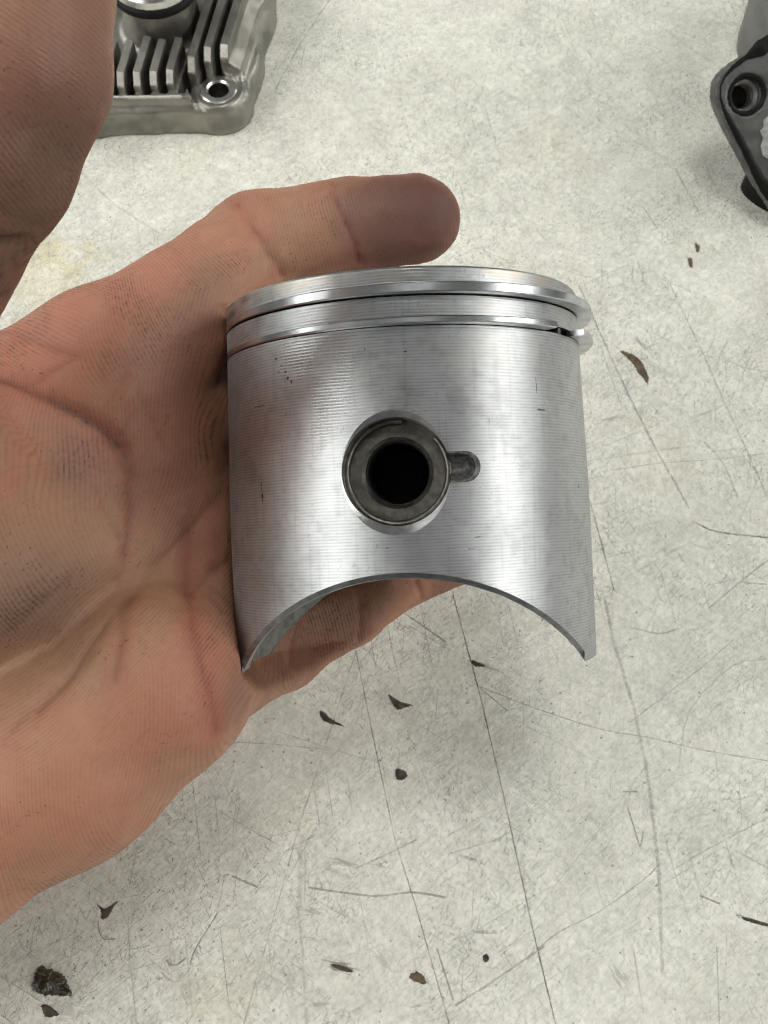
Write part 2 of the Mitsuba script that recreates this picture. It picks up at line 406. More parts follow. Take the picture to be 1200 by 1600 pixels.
def metal_color(p, n, uv):
    X, Y, Z = q_local(p)
    th = dr.atan2(X, -Y)
    c = mix((.41, .42, .432), (.49, .50, .512), fbm(th * 3, Z * .12, 2.0, 3))
    blot = smoothstep(.52, .78, fbm(th * 14, Z * .45, 5.0, 4))
    w = .5 + .5 * dr.cos((Z / 0.50 + .25 * noise(th * 6, Z * .3, 3.0)) * (2 * math.pi))
    c = c * (1 - .30 * (1 - w) * (.35 + .65 * noise(th * 25, Z * 2.1, 6.0)))
    c = c * (1 - .12 * blot)
    pit = smoothstep(.88, .94, noise(th * 70, Z * 2.2, 4.0)) * smoothstep(.5, .7, fbm(th * 7, Z * .2, 7.0, 2))
    c = mix(c, mi.Color3f(.14, .13, .12), pit * .35)
    vert = smoothstep(.70, .9, noise(th * 60, Z * .10, 14.0)) * .07
    c = c * (1 - vert)
    crown = smoothstep(32.5, 36.0, Z) * smoothstep(.35, .7, fbm(th * 8, Z * .4, 11.0, 3))
    c = mix(c, mi.Color3f(.50, .43, .32), crown * .55)
    blow = smoothstep(12.0, 27.0, Z + (noise(th * 7, 1.0, 5.0) - .5) * 12) * (1 - smoothstep(31.0, 32.0, Z)) * smoothstep(.40, .75, fbm(th * 9, Z * .22, 15.0, 3))
    c = mix(c, mi.Color3f(.33, .28, .21), blow * .16)
    left_shade = (1 - smoothstep(-1.25, -.80, th + (noise(th * 9, Z * .8, 3.0) - .5) * .5)) * smoothstep(31.8, 33.6, Z)  # shade at the left end of the crown, painted into the metal
    c = mix(c, mi.Color3f(.13, .105, .08), left_shade * .85)
    for (tx, tz, rx, rz) in PISTON_MARKS:
        e = dr.sqrt(dr.square((th * 33 - tx) / rx) + dr.square((Z - tz) / rz)) + (noise(th * 60, Z * 2, 2.0) - .5) * .8
        c = mix(c, mi.Color3f(.06, .06, .06), (1 - smoothstep(.4, 1.0, e)) * .85)
    return c


def metal_rough(p, n, uv):
    X, Y, Z = q_local(p)
    th = dr.atan2(X, -Y)
    return .25 + .10 * fbm(th * 6, Z * .15, 9.0, 3)


PISTON_MARKS = [(37.4, .8, .28, .75), (-25.2, 1.4, .34, 1.0), (-25.5, 3.4, .14, 1.8), (-25.5, 16.4, 1.9, .15), (26.3, 13.4, 1.5, .18), (25.6, 17.5, .12, 2.2), (-1.8, -7.9, .5, .12), (29.2, -23.4, .3, .25), (-20.6, 23.6, .5, .22), (-19.6, 22.4, .4, .3), (-18.7, 21.3, .5, .25), (-18.2, 20.2, .3, .3), (-20.2, 21.4, .25, .25), (-17.4, 19.5, .25, .35), (2.4, 22.6, .3, .2), (-4.0, 23.4, .25, .2), (11.5, -8.6, .9, .10), (12.5, -6.8, .9, .10)]
scene['turned_aluminium'] = {'type': 'bumpmap', 'arbitrary': proc(groove_height, 4e-5), 'scale': 1.0,
                             'bsdf': {'type': 'principled', 'base_color': proc(metal_color), 'metallic': 1.0, 'roughness': proc(metal_rough), 'anisotropic': .85, 'specular': .5}}


def dark_metal(c0, c1, rough, metallic, f=.5, bump=.03, bf=2.0):
    def col(p, n, uv):
        x, y, z = p.x * 1000, p.y * 1000, p.z * 1000
        k = fbm(x * f, y * f, z * f, 3)
        return mix(c0, c1, smoothstep(.3, .7, k))

    def hgt(p, n, uv):
        return fbm(p.x * 1000 * bf, p.y * 1000 * bf, p.z * 1000 * bf, 2) * bump * MM
    return {'type': 'bumpmap', 'arbitrary': proc(hgt, 1.5e-4), 'scale': 1.0, 'bsdf': {'type': 'principled', 'base_color': proc(col), 'metallic': metallic, 'roughness': rough, 'specular': .5}}


scene['skirt_edge'] = dark_metal((.30, .31, .32), (.40, .41, .42), .40, 1.0, .8, .02, 2.0)
scene['cast_inside'] = dark_metal((.16, .16, .155), (.26, .26, .25), .55, .6, .5, .12, 1.2)
scene['cut_edge'] = dark_metal((.46, .47, .48), (.58, .59, .60), .34, 1.0, .8, .03, 2.0)
scene['pin_steel'] = dark_metal((.12, .115, .10), (.19, .18, .155), .38, 1.0, 1.2, .02, 3.0)
scene['clip_steel'] = dark_metal((.10, .095, .085), (.17, .16, .14), .38, 1.0, 1.0, .01, 3.0)
scene['ring_steel'] = dark_metal((.46, .48, .50), (.56, .58, .60), .24, 1.0, .3, .008, 1.0)
scene['black_print'] = {'type': 'principled', 'base_color': {'type': 'rgb', 'value': [.02, .02, .02]}, 'roughness': .6}
scene['bore_shade_black'] = {'type': 'principled', 'base_color': {'type': 'rgb', 'value': [.008, .008, .008]}, 'roughness': .55, 'specular': .3}  # black that stands for the shade inside the pin
scene['notch_grime'] = dark_metal((.05, .05, .05), (.13, .13, .13), .5, .5, 1.5, .15, 2.0)


def put_piston(key, M, bsdf, smooth_outer=False, smooth=30):
    m = to_world(M)
    if not smooth_outer:
        put(key, m, bsdf, smooth)
        return m
    q = (m.vertices - PC) @ np.stack([XL, -YL, AX], 1)
    tcen = q[m.faces].mean(1)
    rad = np.hypot(tcen[:, 0], tcen[:, 1])
    fn = m.face_normals @ np.stack([XL, -YL, AX], 1)
    out = (fn[:, 0] * tcen[:, 0] + fn[:, 1] * tcen[:, 1]) / np.maximum(rad, 1e-6)
    side = (out > .995) & (rad > np.where(tcen[:, 2] < -8, 33.16, 31))
    broken = (rad > 32.25) & (rad < 33.19) & ~side & (tcen[:, 2] < -8) & (tcen[:, 2] > ZB + .6)
    inside = (out < -.3) & (rad < 31.3) & (np.hypot(tcen[:, 0], tcen[:, 2] - 4) > 9.2)
    for name, sel in (('side', side), ('inside', inside), ('broken', broken & ~inside), ('rest', ~side & ~inside & ~broken)):
        yield name, m.submesh([np.nonzero(sel)[0]], append=True)


def skin_entry(key, m, bsdf):
    """the turned outside with exact normals and (angle, height) texture coordinates"""
    m = m.copy(); m.merge_vertices()
    uv = uv_axis(m)
    span = uv[m.faces, 1]
    keep = (span.max(1) - span.min(1)) < 60
    m.update_faces(keep); m.remove_unreferenced_vertices()
    uv = uv_axis(m)
    q = (m.vertices - PC) @ np.stack([XL, -YL, AX], 1)
    nn = (q[:, :1] * XL + q[:, 1:2] * -YL) / np.hypot(q[:, 0], q[:, 1])[:, None]
    path = meshkit.write_ply((m.vertices * MM, m.faces), False, uv * MM, None, normals=nn)
    scene[key] = {'type': 'ply', 'filename': path, 'face_normals': False, 'bsdf': {'type': 'ref', 'id': bsdf}}


pieces = dict(put_piston('piston', body, None, True))
skin_entry('piston__skirt', pieces['side'], 'turned_aluminium')
put('piston__cut_edges', pieces['rest'], 'cut_edge', 20)
be = pieces['broken']; be.merge_vertices()
put('piston__skirt_edge', be, 'skirt_edge', True)
put('piston__inner_wall', pieces['inside'], 'cast_inside', 30)
tag('piston', 'bare silver aluminium piston with turned sides and arched skirt, held in the hand', 'piston')
tag('piston__inner_wall', 'dull grey cast inside wall of the piston')

pin = ycyl(8.5, 8.5, -27.6, 27.6) - ycyl(5.25, 5.25, -40, 40) - ycyl(5.9, 5.25, -27.7, -27.0)
put_p = lambda key, M, b, s=30: put(key, to_world(M), b, s)
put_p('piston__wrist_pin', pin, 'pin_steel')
put_p('piston__pin_bore_shade', (ycyl(5.24, 5.24, -26.2, 26.2) - ycyl(5.0, 5.0, -30, -6) - ycyl(5.0, 5.0, 6, 30)), 'bore_shade_black')  # added sleeve and web, coloured black for the shade in the bore
tag('piston__pin_bore_shade', 'black lining and added web painting the shade inside the hollow pin')
tag('piston__wrist_pin', 'dark hollow steel pin end in the side hole')
clip = []
for a in np.linspace(math.radians(82), math.radians(82 + 318), 90):
    clip.append((8.25 * math.cos(a), -28.55, 4.0 + 8.25 * math.sin(a)))
put('piston__retaining_clip', to_world(tube(clip, .62, 12, (0.0, 1.0, 0.0))), 'clip_steel', 40)
tag('piston__retaining_clip', 'thin wire clip inside the rim of the side hole')
cup = slot - m3.Manifold.batch_hull([m3.Manifold.sphere(2.25, 32).scale((1, 2.0, 1)).translate((x, -33.2, 4.3)) for x in (4.0, 10.6)])
cup = (cup ^ m3.Manifold.cylinder(60, 33.13, 33.13, 256).translate((0, 0, -30))) - ycyl(8.62, 8.62, -40, 0) - ycyl(9.95 + 8 * 1.08, 9.95 - 1.6 * 1.08, -33.2 - 8, -33.2 + 1.6)
put_p('piston__notch', cup, 'notch_grime')
tag('piston__notch', 'dark grimy notch beside the side hole')


def ring(z0, z1, off, a0, a1, ro=33.75, ri=30.6):
    """split ring lying in its groove, sprung out to one side"""
    prof = [(ri, z0), (ro - .15, z0), (ro, z0 + .15), (ro, z1 - .15), (ro - .15, z1), (ri, z1)]
    s = m3.Manifold.revolve(m3.CrossSection([np.array(prof)], m3.FillRule.NonZero), 256)
    wedge = m3.Manifold.extrude(m3.CrossSection([np.array([(0, 0), (60 * math.cos(a0), 60 * math.sin(a0)), (60 * math.cos(a1), 60 * math.sin(a1))])], m3.FillRule.NonZero), 80).translate((0, 0, -20))
    return (s - wedge).translate((off[0], off[1], 0))


# angles in the local x, y plane; the viewer is at -90 degrees
put_p('piston__compression_ring', ring(31.55, 33.1, (1.35, -.35), math.radians(100), math.radians(106)), 'ring_steel')
ga = lambda deg: math.radians(-90 + deg + 4.7)
put_p('piston__compression_ring_001', ring(26.75, 27.8, (1.35, -.35), ga(44.5), ga(61.0)), 'ring_steel')
peg = m3.Manifold.cylinder(3.2, .55, .55, 24).rotate((90, 0, 0)).translate((0, -29.2, 0)).rotate((0, 0, 54 + 4.7)).translate((0, 0, 27.2))
put_p('piston__locating_peg', peg, 'pin_steel')
tag('piston__compression_ring_001', 'lower split ring with its open gap at the right')
for k, (ch, deg) in enumerate((("K", 69), ("R", 77))):
    tm = meshkit.text_mesh(ch, 1.5, .03, True)
    tm.apply_translation((-.45, -.6, 0))
    tm.apply_transform(trimesh.transformations.rotation_matrix(math.pi, (1, 0, 0)))
    a = ga(deg)
    tm.apply_transform(trimesh.transformations.rotation_matrix(a + math.pi / 2, (0, 0, 1)))
    tm.apply_translation((1.35 + 32.95 * math.cos(a), -.35 + 32.95 * math.sin(a), 32.04))
    put('piston__stamped_letter' + ('_001' if k else ''), to_world(tm), 'black_print', False)

# ------------------------------------------------------------------ hand
# --- hand skeleton (mm): joints with radii
WRIST = [((-115.09, 37.57, 129.99), 24), ((-121.12, 3.51, 123.58), 24)]
CHAINS = {
    'index': [((-51.93, 100.37, 165.61), 14.6), ((-25.11, 132.36, 163.44), 10.7), ((-7.12, 136.91, 164.37), 9.1), ((6.38, 136.32, 167.39), 8.9)],
    'middle': [((-50.37, 93.44, 153.77), 16), ((-26.59, 125.07, 133.92), 11), ((0.00, 129.96, 128.43), 9.5), ((15.49, 128.33, 128.80), 8.5)],
    'ring': [((-45.62, 75.64, 144.75), 15.2), ((-25.16, 100.77, 123.10), 10.5), ((0.00, 104.75, 118.30), 9.2), ((13.28, 104.07, 118.00), 8.2)],
    'little': [((-39.81, 59.02, 141.73), 13.2), ((-21.70, 62.24, 120.18), 8.2), ((-7.91, 73.19, 110.82), 7.9), ((5.95, 84.17, 106.95), 7.2), ((20.08, 88.38, 108.83), 6.9)],
    'thumb': [((-73.91, 72.72, 202.56), 14), ((-54.49, 79.67, 227.55), 8.5), ((-46.89, 87.21, 236.38), 9.8), ((-42.91, 95.62, 242.31), 10.9), ((-41.74, 103.24, 246.80), 10.1), ((-42.77, 106.61, 248.30), 9)],
}
PALM = [
    ((-115.09, 37.57, 129.99), 24, (-51.93, 100.37, 165.61), 14.6), ((-115.09, 37.57, 129.99), 24, (-50.37, 93.44, 153.77), 16), ((-115.09, 37.57, 129.99), 24, (-45.62, 75.64, 144.75), 15.2), ((-115.09, 37.57, 129.99), 24, (-39.81, 59.02, 141.73), 13.2),
    ((-121.12, 3.51, 123.58), 24, (-78.99, 21.07, 144.54), 18.2), ((-78.99, 21.07, 144.54), 18.2, (-56.47, 33.75, 147.99), 16.9), ((-56.47, 33.75, 147.99), 16.9, (-40.38, 46.18, 151.34), 15.2), ((-40.38, 46.18, 151.34), 15.2, (-39.81, 59.02, 141.73), 13.2),
    ((-115.09, 37.57, 129.99), 24, (-56.47, 33.75, 147.99), 16.9), ((-51.93, 100.37, 165.61), 14.6, (-50.37, 93.44, 153.77), 16), ((-50.37, 93.44, 153.77), 16, (-45.62, 75.64, 144.75), 15.2), ((-45.62, 75.64, 144.75), 15.2, (-39.81, 59.02, 141.73), 13.2),
    ((-113.93, 37.19, 132.01), 24, (-74.92, 73.72, 200.81), 15), ((-113.93, 37.19, 132.01), 24, (-72.60, 66.56, 166.98), 19), ((-72.60, 66.56, 166.98), 19, (-75.94, 74.71, 199.07), 15),
    ((-81.09, 81.23, 176.79), 11, (-62.02, 80.11, 158.78), 15), ((-72.60, 66.56, 166.98), 17, (-56.40, 72.17, 156.34), 15), ((-77.00, 77.62, 171.90), 14, (-57.59, 91.93, 162.95), 15.5),
    ((-40.60, 46.43, 150.35), 14.8, (-21.70, 62.24, 120.18), 8.0),
    ((-55.20, 99.47, 164.12), 14, (-80.62, 80.76, 177.68), 11), ((-80.62, 80.76, 177.68), 11, (-75.94, 73.00, 198.31), 12),
    ((-121.12, 3.51, 123.58), 24, (-249.38, 1.34, 122.62), 27), ((-115.09, 37.57, 129.99), 24, (-249.38, 1.34, 122.62), 27),
]
CARVE = []
PISTON_AXIS = (np.array([4.666, 80.003, 155.432], np.float32), np.array([-.04423, .91804, .39637], np.float32))


def bone(p, a, ra, b, rb):
    a, b = np.asarray(a, np.float32), np.asarray(b, np.float32)
    ab = b - a
    t = np.clip(((p - a) @ ab) / (ab @ ab), 0, 1)
    return np.linalg.norm(p - a - t[..., None] * ab, axis=-1) - (ra + t * (rb - ra))


def smin(a, b, k):
    h = np.clip(.5 + .5 * (b - a) / k, 0, 1)
    return b + (a - b) * h - k * h * (1 - h)


def hand_sdf(p):
    p = np.asarray(p, np.float32)
    d = None
    for a, ra, b, rb in PALM:
        e = bone(p, a, ra, b, rb)
        d = e if d is None else smin(d, e, 6.0)
    fing = None
    for name, ch in CHAINS.items():
        c = None
        for (a, ra), (b, rb) in zip(ch[:-1], ch[1:]):
            e = bone(p, a, ra, b, rb)
            c = e if c is None else smin(c, e, 2.0)
        fing = c if fing is None else smin(fing, c, .8)
    d = smin(d, fing, 5.0)
    for a, ra, b, rb, k in CARVE:
        d = -smin(-d, bone(p, a, ra, b, rb), k)
    q = p - PISTON_AXIS[0]                          # the skin gives way where the piston presses on it
    z = q @ PISTON_AXIS[1]
    r = np.linalg.norm(q - z[..., None] * PISTON_AXIS[1], axis=-1)
    cyl = np.maximum(r - 33.2 * (1 - .0214 * np.clip(z / 30, 0, 1.2)) - .15 + .9 * np.maximum(0, -29.3 - z), z - 36.4)
    return -smin(-d, cyl, 2.0)
# --- end of hand skeleton


def surface_net(fn, lo, hi, h):
    n = [int(math.ceil((b - a) / h)) + 1 for a, b in zip(lo, hi)]
    ax = [np.float32(lo[k]) + np.arange(n[k], dtype=np.float32) * np.float32(h) for k in range(3)]
    s = np.empty(n, np.float32)
    Y, Z = np.meshgrid(ax[1], ax[2], indexing='ij')
    for i in range(0, n[0], 8):
        xs = ax[0][i:i + 8]
        P = np.stack([np.broadcast_to(xs[:, None, None], (len(xs),) + Y.shape), np.broadcast_to(Y, (len(xs),) + Y.shape), np.broadcast_to(Z, (len(xs),) + Y.shape)], -1)
        s[i:i + 8] = fn(P)
    ins = s < 0
    cor = [(a, b, c) for a in (0, 1) for b in (0, 1) for c in (0, 1)]
    sl = lambda o: tuple(slice(o[k], n[k] - 1 + o[k]) for k in range(3))
    cnt = sum(ins[sl(o)].astype(np.int8) for o in cor)
    act = (cnt > 0) & (cnt < 8)
    idx = np.full(act.shape, -1, np.int64); cells = np.argwhere(act); idx[act] = np.arange(len(cells))
    acc, num = np.zeros((len(cells), 3)), np.zeros(len(cells))
    for a in range(8):
        for b in range(a + 1, 8):
            oa, ob = np.array(cor[a]), np.array(cor[b])
            if np.abs(oa - ob).sum() != 1:
                continue
            va, vb = s[tuple((cells + oa).T)], s[tuple((cells + ob).T)]
            x = (va < 0) != (vb < 0)
            t = np.where(x, va / np.where(x, va - vb, 1), 0)
            acc += np.where(x[:, None], oa + t[:, None] * (ob - oa), 0); num += x
    v = (cells + acc / num[:, None]) * h + np.asarray(lo)
    faces = []
    for k in range(3):
        o1, o2 = [(1, 2), (2, 0), (0, 1)][k]
        A = np.moveaxis(ins, k, 0)
        ch = np.argwhere(np.moveaxis(A[:-1] != A[1:], 0, k))
        ok = (ch[:, o1] > 0) & (ch[:, o2] > 0) & (ch[:, o1] < n[o1] - 1) & (ch[:, o2] < n[o2] - 1)
        ch = ch[ok]
        e1, e2 = np.eye(3, dtype=int)[o1], np.eye(3, dtype=int)[o2]
        q = np.stack([idx[tuple((ch - d).T)] for d in (e1 + e2, e2, 0 * e1, e1)], 1)
        flip = ~ins[tuple(ch.T)]
        q[flip] = q[flip][:, ::-1]
        faces.append(q)
    q = np.vstack(faces)
    return trimesh.Trimesh(v, np.vstack([q[:, [0, 1, 2]], q[:, [0, 2, 3]]]), process=False)


def grad(fn, v, e=.15):
    g = np.stack([fn(v + e * np.eye(3)[k]) - fn(v - e * np.eye(3)[k]) for k in range(3)], 1)
    return g / (np.linalg.norm(g, axis=1, keepdims=True) + 1e-9)


pts = np.array([a for c in CHAINS.values() for a, _ in c] + [a for a, _, _, _ in PALM] + [b for _, _, b, _ in PALM])
lo, hi = np.maximum(pts.min(0) - 34, [-330, -60, 20]), pts.max(0) + 34
hand = surface_net(hand_sdf, lo, hi, 2.4)
for lev in range(2):
    hand = hand.subdivide()
    for it in range(2):
        v = np.array(hand.vertices)
        hand.vertices = v - grad(hand_sdf, v) * hand_sdf(v)[:, None]
HV = np.array(hand.vertices); HN = grad(hand_sdf, HV)


def poly_dist(v, pts):
    d = np.full(len(v), 1e9)
    for a, b in zip(pts[:-1], pts[1:]):
        a, b = np.array(a), np.array(b)
        t = np.clip(((v - a) @ (b - a)) / ((b - a) @ (b - a)), 0, 1)
        d = np.minimum(d, np.linalg.norm(v - a - t[:, None] * (b - a), axis=1))
    return d


# creases: (points on the skin, depth mm, half width mm, reddening)
CREASES = [
    ([(-64.08, 89.25, 184.23), (-59.74, 88.23, 182.45), (-55.89, 86.84, 180.41), (-52.11, 85.73, 178.03), (-48.41, 84.46, 174.92), (-46.22, 82.65, 171.75)], 1.1, 2.4, .35),
    ([(-46.22, 82.65, 171.75), (-44.74, 79.00, 167.81), (-44.25, 72.91, 166.25), (-44.87, 66.35, 164.55), (-43.80, 58.70, 162.90), (-42.82, 49.13, 168.05), (-43.43, 42.73, 167.92)], .5, 2.0, .45),
    ([(-67.35, 101.76, 178.72), (-60.90, 98.68, 181.74), (-55.49, 96.15, 182.26), (-52.16, 94.74, 181.86)], .45, 1.8, .3),
    ([(-58.88, 88.93, 182.11), (-55.70, 92.31, 181.69), (-52.69, 94.71, 181.91)], .3, 1.3, .3),
    ([(-46.62, 83.40, 172.71), (-44.47, 86.56, 173.84), (-42.88, 88.76, 174.46)], .3, 1.5, .2),
    ([(-30.97, 82.36, 153.98), (-33.95, 75.12, 158.39), (-36.36, 71.12, 159.49), (-40.32, 65.62, 160.28), (-43.57, 58.69, 162.93), (-46.83, 51.27, 166.44), (-51.20, 43.18, 166.22), (-55.44, 37.74, 166.98)], .55, 1.7, .2),
    ([(-28.91, 70.47, 150.39), (-31.53, 66.07, 154.89), (-33.86, 60.56, 159.29)], .5, 1.6, .2),
    ([(-35.07, 72.38, 158.87), (-35.30, 64.12, 157.82), (-32.22, 52.23, 165.17), (-30.43, 45.59, 165.27), (-28.79, 41.33, 163.00), (-28.09, 36.47, 158.45)], .4, 2.0, .6),
    ([(-46.20, 61.77, 162.53), (-44.00, 54.16, 166.14), (-43.38, 44.79, 168.16)], .3, 1.4, .4),
    ([(-28.21, 134.41, 174.09), (-24.29, 127.84, 174.23), (-21.38, 124.13, 171.33), (-19.26, 122.62, 167.00)], .7, 1.5, .25),
    ([(-10.31, 141.10, 172.60), (-8.89, 135.12, 173.81), (-7.16, 131.05, 172.19), (-5.48, 128.32, 168.91), (-4.82, 127.38, 164.78)], .75, 1.0, .35),
    ([(-19.13, 56.91, 125.83), (-18.98, 62.57, 123.74), (-18.01, 65.99, 123.93)], .5, 1.0, .2),
    ([(-5.31, 66.04, 114.68), (-5.30, 71.71, 117.47), (-6.17, 76.57, 118.34)], .6, .9, .2), ([(-3.51, 66.96, 114.05), (-3.78, 71.90, 116.90), (-4.78, 76.70, 117.98)], .3, .8, .1),
    ([(8.44, 76.77, 109.27), (7.19, 78.88, 113.24)], .6, .8, .2),
    ([(-42.73, 77.83, 233.35), (-44.48, 76.69, 234.30)], 1.3, 1.5, .1), ([(-42.96, 77.64, 237.05), (-40.47, 79.44, 234.12)], .2, 1.0, 0),
    ([(-40.29, 80.78, 231.57), (-41.13, 78.67, 236.38), (-43.22, 77.81, 238.47)], .2, 1.0, 0),
    ([(-48.18, 87.26, 177.08), (-45.04, 91.57, 178.36), (-44.08, 95.87, 179.69)], .2, 1.4, .15), ([(-62.39, 48.67, 169.56), (-56.49, 53.75, 170.70), (-52.27, 59.19, 169.51)], .25, 1.5, .1),
    ([(-59.08, 34.65, 167.02), (-54.03, 41.04, 166.29), (-47.24, 47.22, 167.17)], .25, 1.5, .15), ([(-45.45, 68.09, 166.16), (-47.80, 71.51, 169.39), (-49.44, 75.51, 171.21)], .25, 1.3, .1),
    ([(-39.53, 85.03, 167.19), (-40.70, 88.03, 171.19), (-42.68, 91.39, 176.52)], .2, 1.5, .1),
]
disp = (meshkit.fbm(HV * .07, 3, 5) - .5) * 1.4 + (meshkit.fbm(HV * .3, 2, 8) - .5) * .35
red = np.zeros(len(HV)); groove = np.zeros(len(HV))
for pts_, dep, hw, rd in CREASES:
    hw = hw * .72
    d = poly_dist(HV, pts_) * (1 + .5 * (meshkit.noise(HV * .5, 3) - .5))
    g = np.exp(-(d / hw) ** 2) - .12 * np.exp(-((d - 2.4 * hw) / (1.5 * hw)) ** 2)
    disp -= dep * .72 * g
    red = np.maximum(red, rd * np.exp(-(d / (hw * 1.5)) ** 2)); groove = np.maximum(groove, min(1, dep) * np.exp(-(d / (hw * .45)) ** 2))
HV2 = HV + HN * disp[:, None]

# skin colours (linear): blood under the skin, rubbed-in grime, shade painted on the thumb
base = np.array([.365, .182, .117])
col = np.tile(base, (len(HV), 1)) * (.92 + .2 * meshkit.fbm(HV * .09, 3, 2)[:, None])
blot = meshkit.fbm(HV * .22, 3, 41)[:, None] - .5
col = col * (1 + blot * np.array([.10, -.34, -.30])) * (1 + .22 * (meshkit.fbm(HV * .45, 2, 43)[:, None] - .5))
SPOTS = [  # centre, radius, colour, strength
    ((-56.34, 102.17, 182.01), 16, (.52, .20, .14), .55), ((-57.10, 78.47, 179.74), 15, (.47, .19, .13), .5), ((-35.04, 97.34, 168.79), 15, (.50, .205, .14), .5), ((-27.78, 45.14, 162.94), 10, (.52, .19, .13), .5), ((-44.20, 31.21, 163.86), 16, (.44, .18, .12), .5),
    ((-38.17, 37.92, 166.20), 8, (.40, .14, .10), .4), ((-31.73, 114.06, 174.94), 12, (.47, .22, .15), .4), ((-56.49, 53.75, 170.70), 18, (.38, .22, .13), .6), ((-49.24, 61.22, 165.60), 16, (.46, .26, .17), .4), ((-41.44, 111.72, 178.13), 11, (.48, .21, .15), .4),
    ((-61.17, 10.83, 150.11), 20, (.46, .20, .12), .5), ((-51.20, 48.95, 164.98), 14, (.38, .215, .13), .5),
    ((2.45, 132.15, 174.56), 12, (.105, .047, .038), .95), ((9.79, 132.18, 174.52), 11, (.10, .044, .037), .95), ((0.00, 128.38, 169.80), 9, (.12, .056, .044), .85), ((-4.31, 134.19, 173.99), 6, (.14, .075, .058), .7), ((-15.97, 130.44, 172.94), 9, (.36, .19, .125), .5), ((-38.07, 90.21, 251.09), 26, (.44, .20, .145), .7), ((-37.05, 85.42, 243.25), 22, (.26, .125, .085), .8), ((-39.84, 79.70, 236.26), 16, (.19, .09, .058), .85), ((-35.33, 86.89, 239.79), 10, (.13, .064, .044), .7), ((-38.53, 81.29, 237.64), 8, (.08, .042, .03), .6),  # thumb spots: grime plus painted shade, pinker on the lit side
    ((-58.10, 52.36, 171.59), 10, (.17, .115, .085), .75), ((-53.39, 56.81, 168.28), 8, (.22, .14, .10), .6), ((-52.91, 76.19, 174.81), 5, (.22, .13, .09), .6), ((-58.24, 58.01, 179.96), 9, (.26, .16, .115), .5), ((-34.79, 107.26, 174.64), 6, (.27, .15, .10), .5), ((-40.28, 97.36, 177.36), 8, (.33, .18, .125), .5), ((-31.77, 115.26, 175.26), 5, (.24, .14, .09), .6),
    ((-32.09, 95.67, 246.30), 10, (.22, .12, .08), .6), ((-44.38, 77.06, 230.30), 12, (.17, .086, .058), .85), ((-25.05, 42.02, 157.96), 5, (.14, .09, .07), .5), ((-5.58, 71.67, 117.57), 9, (.36, .17, .12), .5), ((14.60, 79.66, 109.81), 8, (.38, .16, .115), .5),
]
SPOTS = [(c, r, tuple(.90 * x for x in k) if k[0] > .3 else k, w) for c, r, k, w in SPOTS]
for c, r, k, s in SPOTS:
    d = np.linalg.norm(HV - np.array(c), axis=1) / r * (1 + .7 * (meshkit.fbm(HV * .16, 3, 31) - .5))
    w = np.exp(-d * d)[:, None] * s
    col = col * (1 - w) + np.array(k) * w
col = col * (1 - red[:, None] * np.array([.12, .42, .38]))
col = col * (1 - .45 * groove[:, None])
# friction ridges: a phase field whose level lines are the ridges
RIDGES = [  # point, direction of the ridges there, reach mm
    ((-54.60, 20.54, 162.05), (0.020, -0.913, -0.407), 18), ((-38.98, 28.62, 158.24), (0.410, 0.833, 0.371), 12), ((-36.26, 36.19, 164.65), (-0.119, -0.907, -0.404), 9), ((-46.33, 37.84, 166.54), (0.725, 0.629, 0.280), 11), ((-28.20, 43.98, 163.20), (0.330, 0.862, 0.384), 10), ((-55.08, 35.63, 167.21), (0.781, 0.571, 0.254), 12), ((-48.24, 52.14, 165.45), (0.625, 0.713, 0.318), 13),
    ((-54.74, 72.35, 177.84), (0.100, -0.909, -0.405), 14), ((-55.64, 57.64, 175.19), (0.148, -0.903, -0.402), 14), ((-36.84, 93.86, 170.14), (-0.050, -0.912, -0.406), 13), ((-31.20, 109.97, 172.75), (-0.243, -0.886, -0.395), 9), ((-44.34, 100.49, 180.60), (0.482, -0.800, -0.356), 11), ((-34.17, 118.66, 176.46), (0.730, -0.625, -0.278), 9), ((-40.05, 74.46, 162.75), (0.287, 0.875, 0.390), 11), ((-32.45, 64.83, 155.90), (0.447, 0.817, 0.364), 9),
    ((-15.97, 130.44, 172.94), (0.287, -0.875, -0.390), 9), ((-3.08, 131.84, 173.10), (0.243, -0.886, -0.395), 6), ((11.05, 132.61, 174.02), (-0.119, -0.907, -0.404), 8), ((4.91, 136.97, 176.16), (0.514, -0.783, -0.349), 5), ((-39.03, 81.37, 239.64), (-0.514, 0.783, 0.349), 12), ((-34.71, 92.12, 249.41), (0.819, -0.524, -0.233), 14), ((-44.74, 76.98, 229.17), (0.514, 0.783, 0.349), 10), ((-11.02, 67.02, 118.49), (0.196, -0.896, -0.399), 12), ((-56.05, 103.66, 181.77), (0.944, -0.302, -0.134), 10),
]
CAMX, CAMY = np.array((1.000, 0.000, 0.000)), np.array((0.000, -0.914, -0.407))
PH = np.stack([HV2 @ CAMX, HV2 @ CAMY], 1)


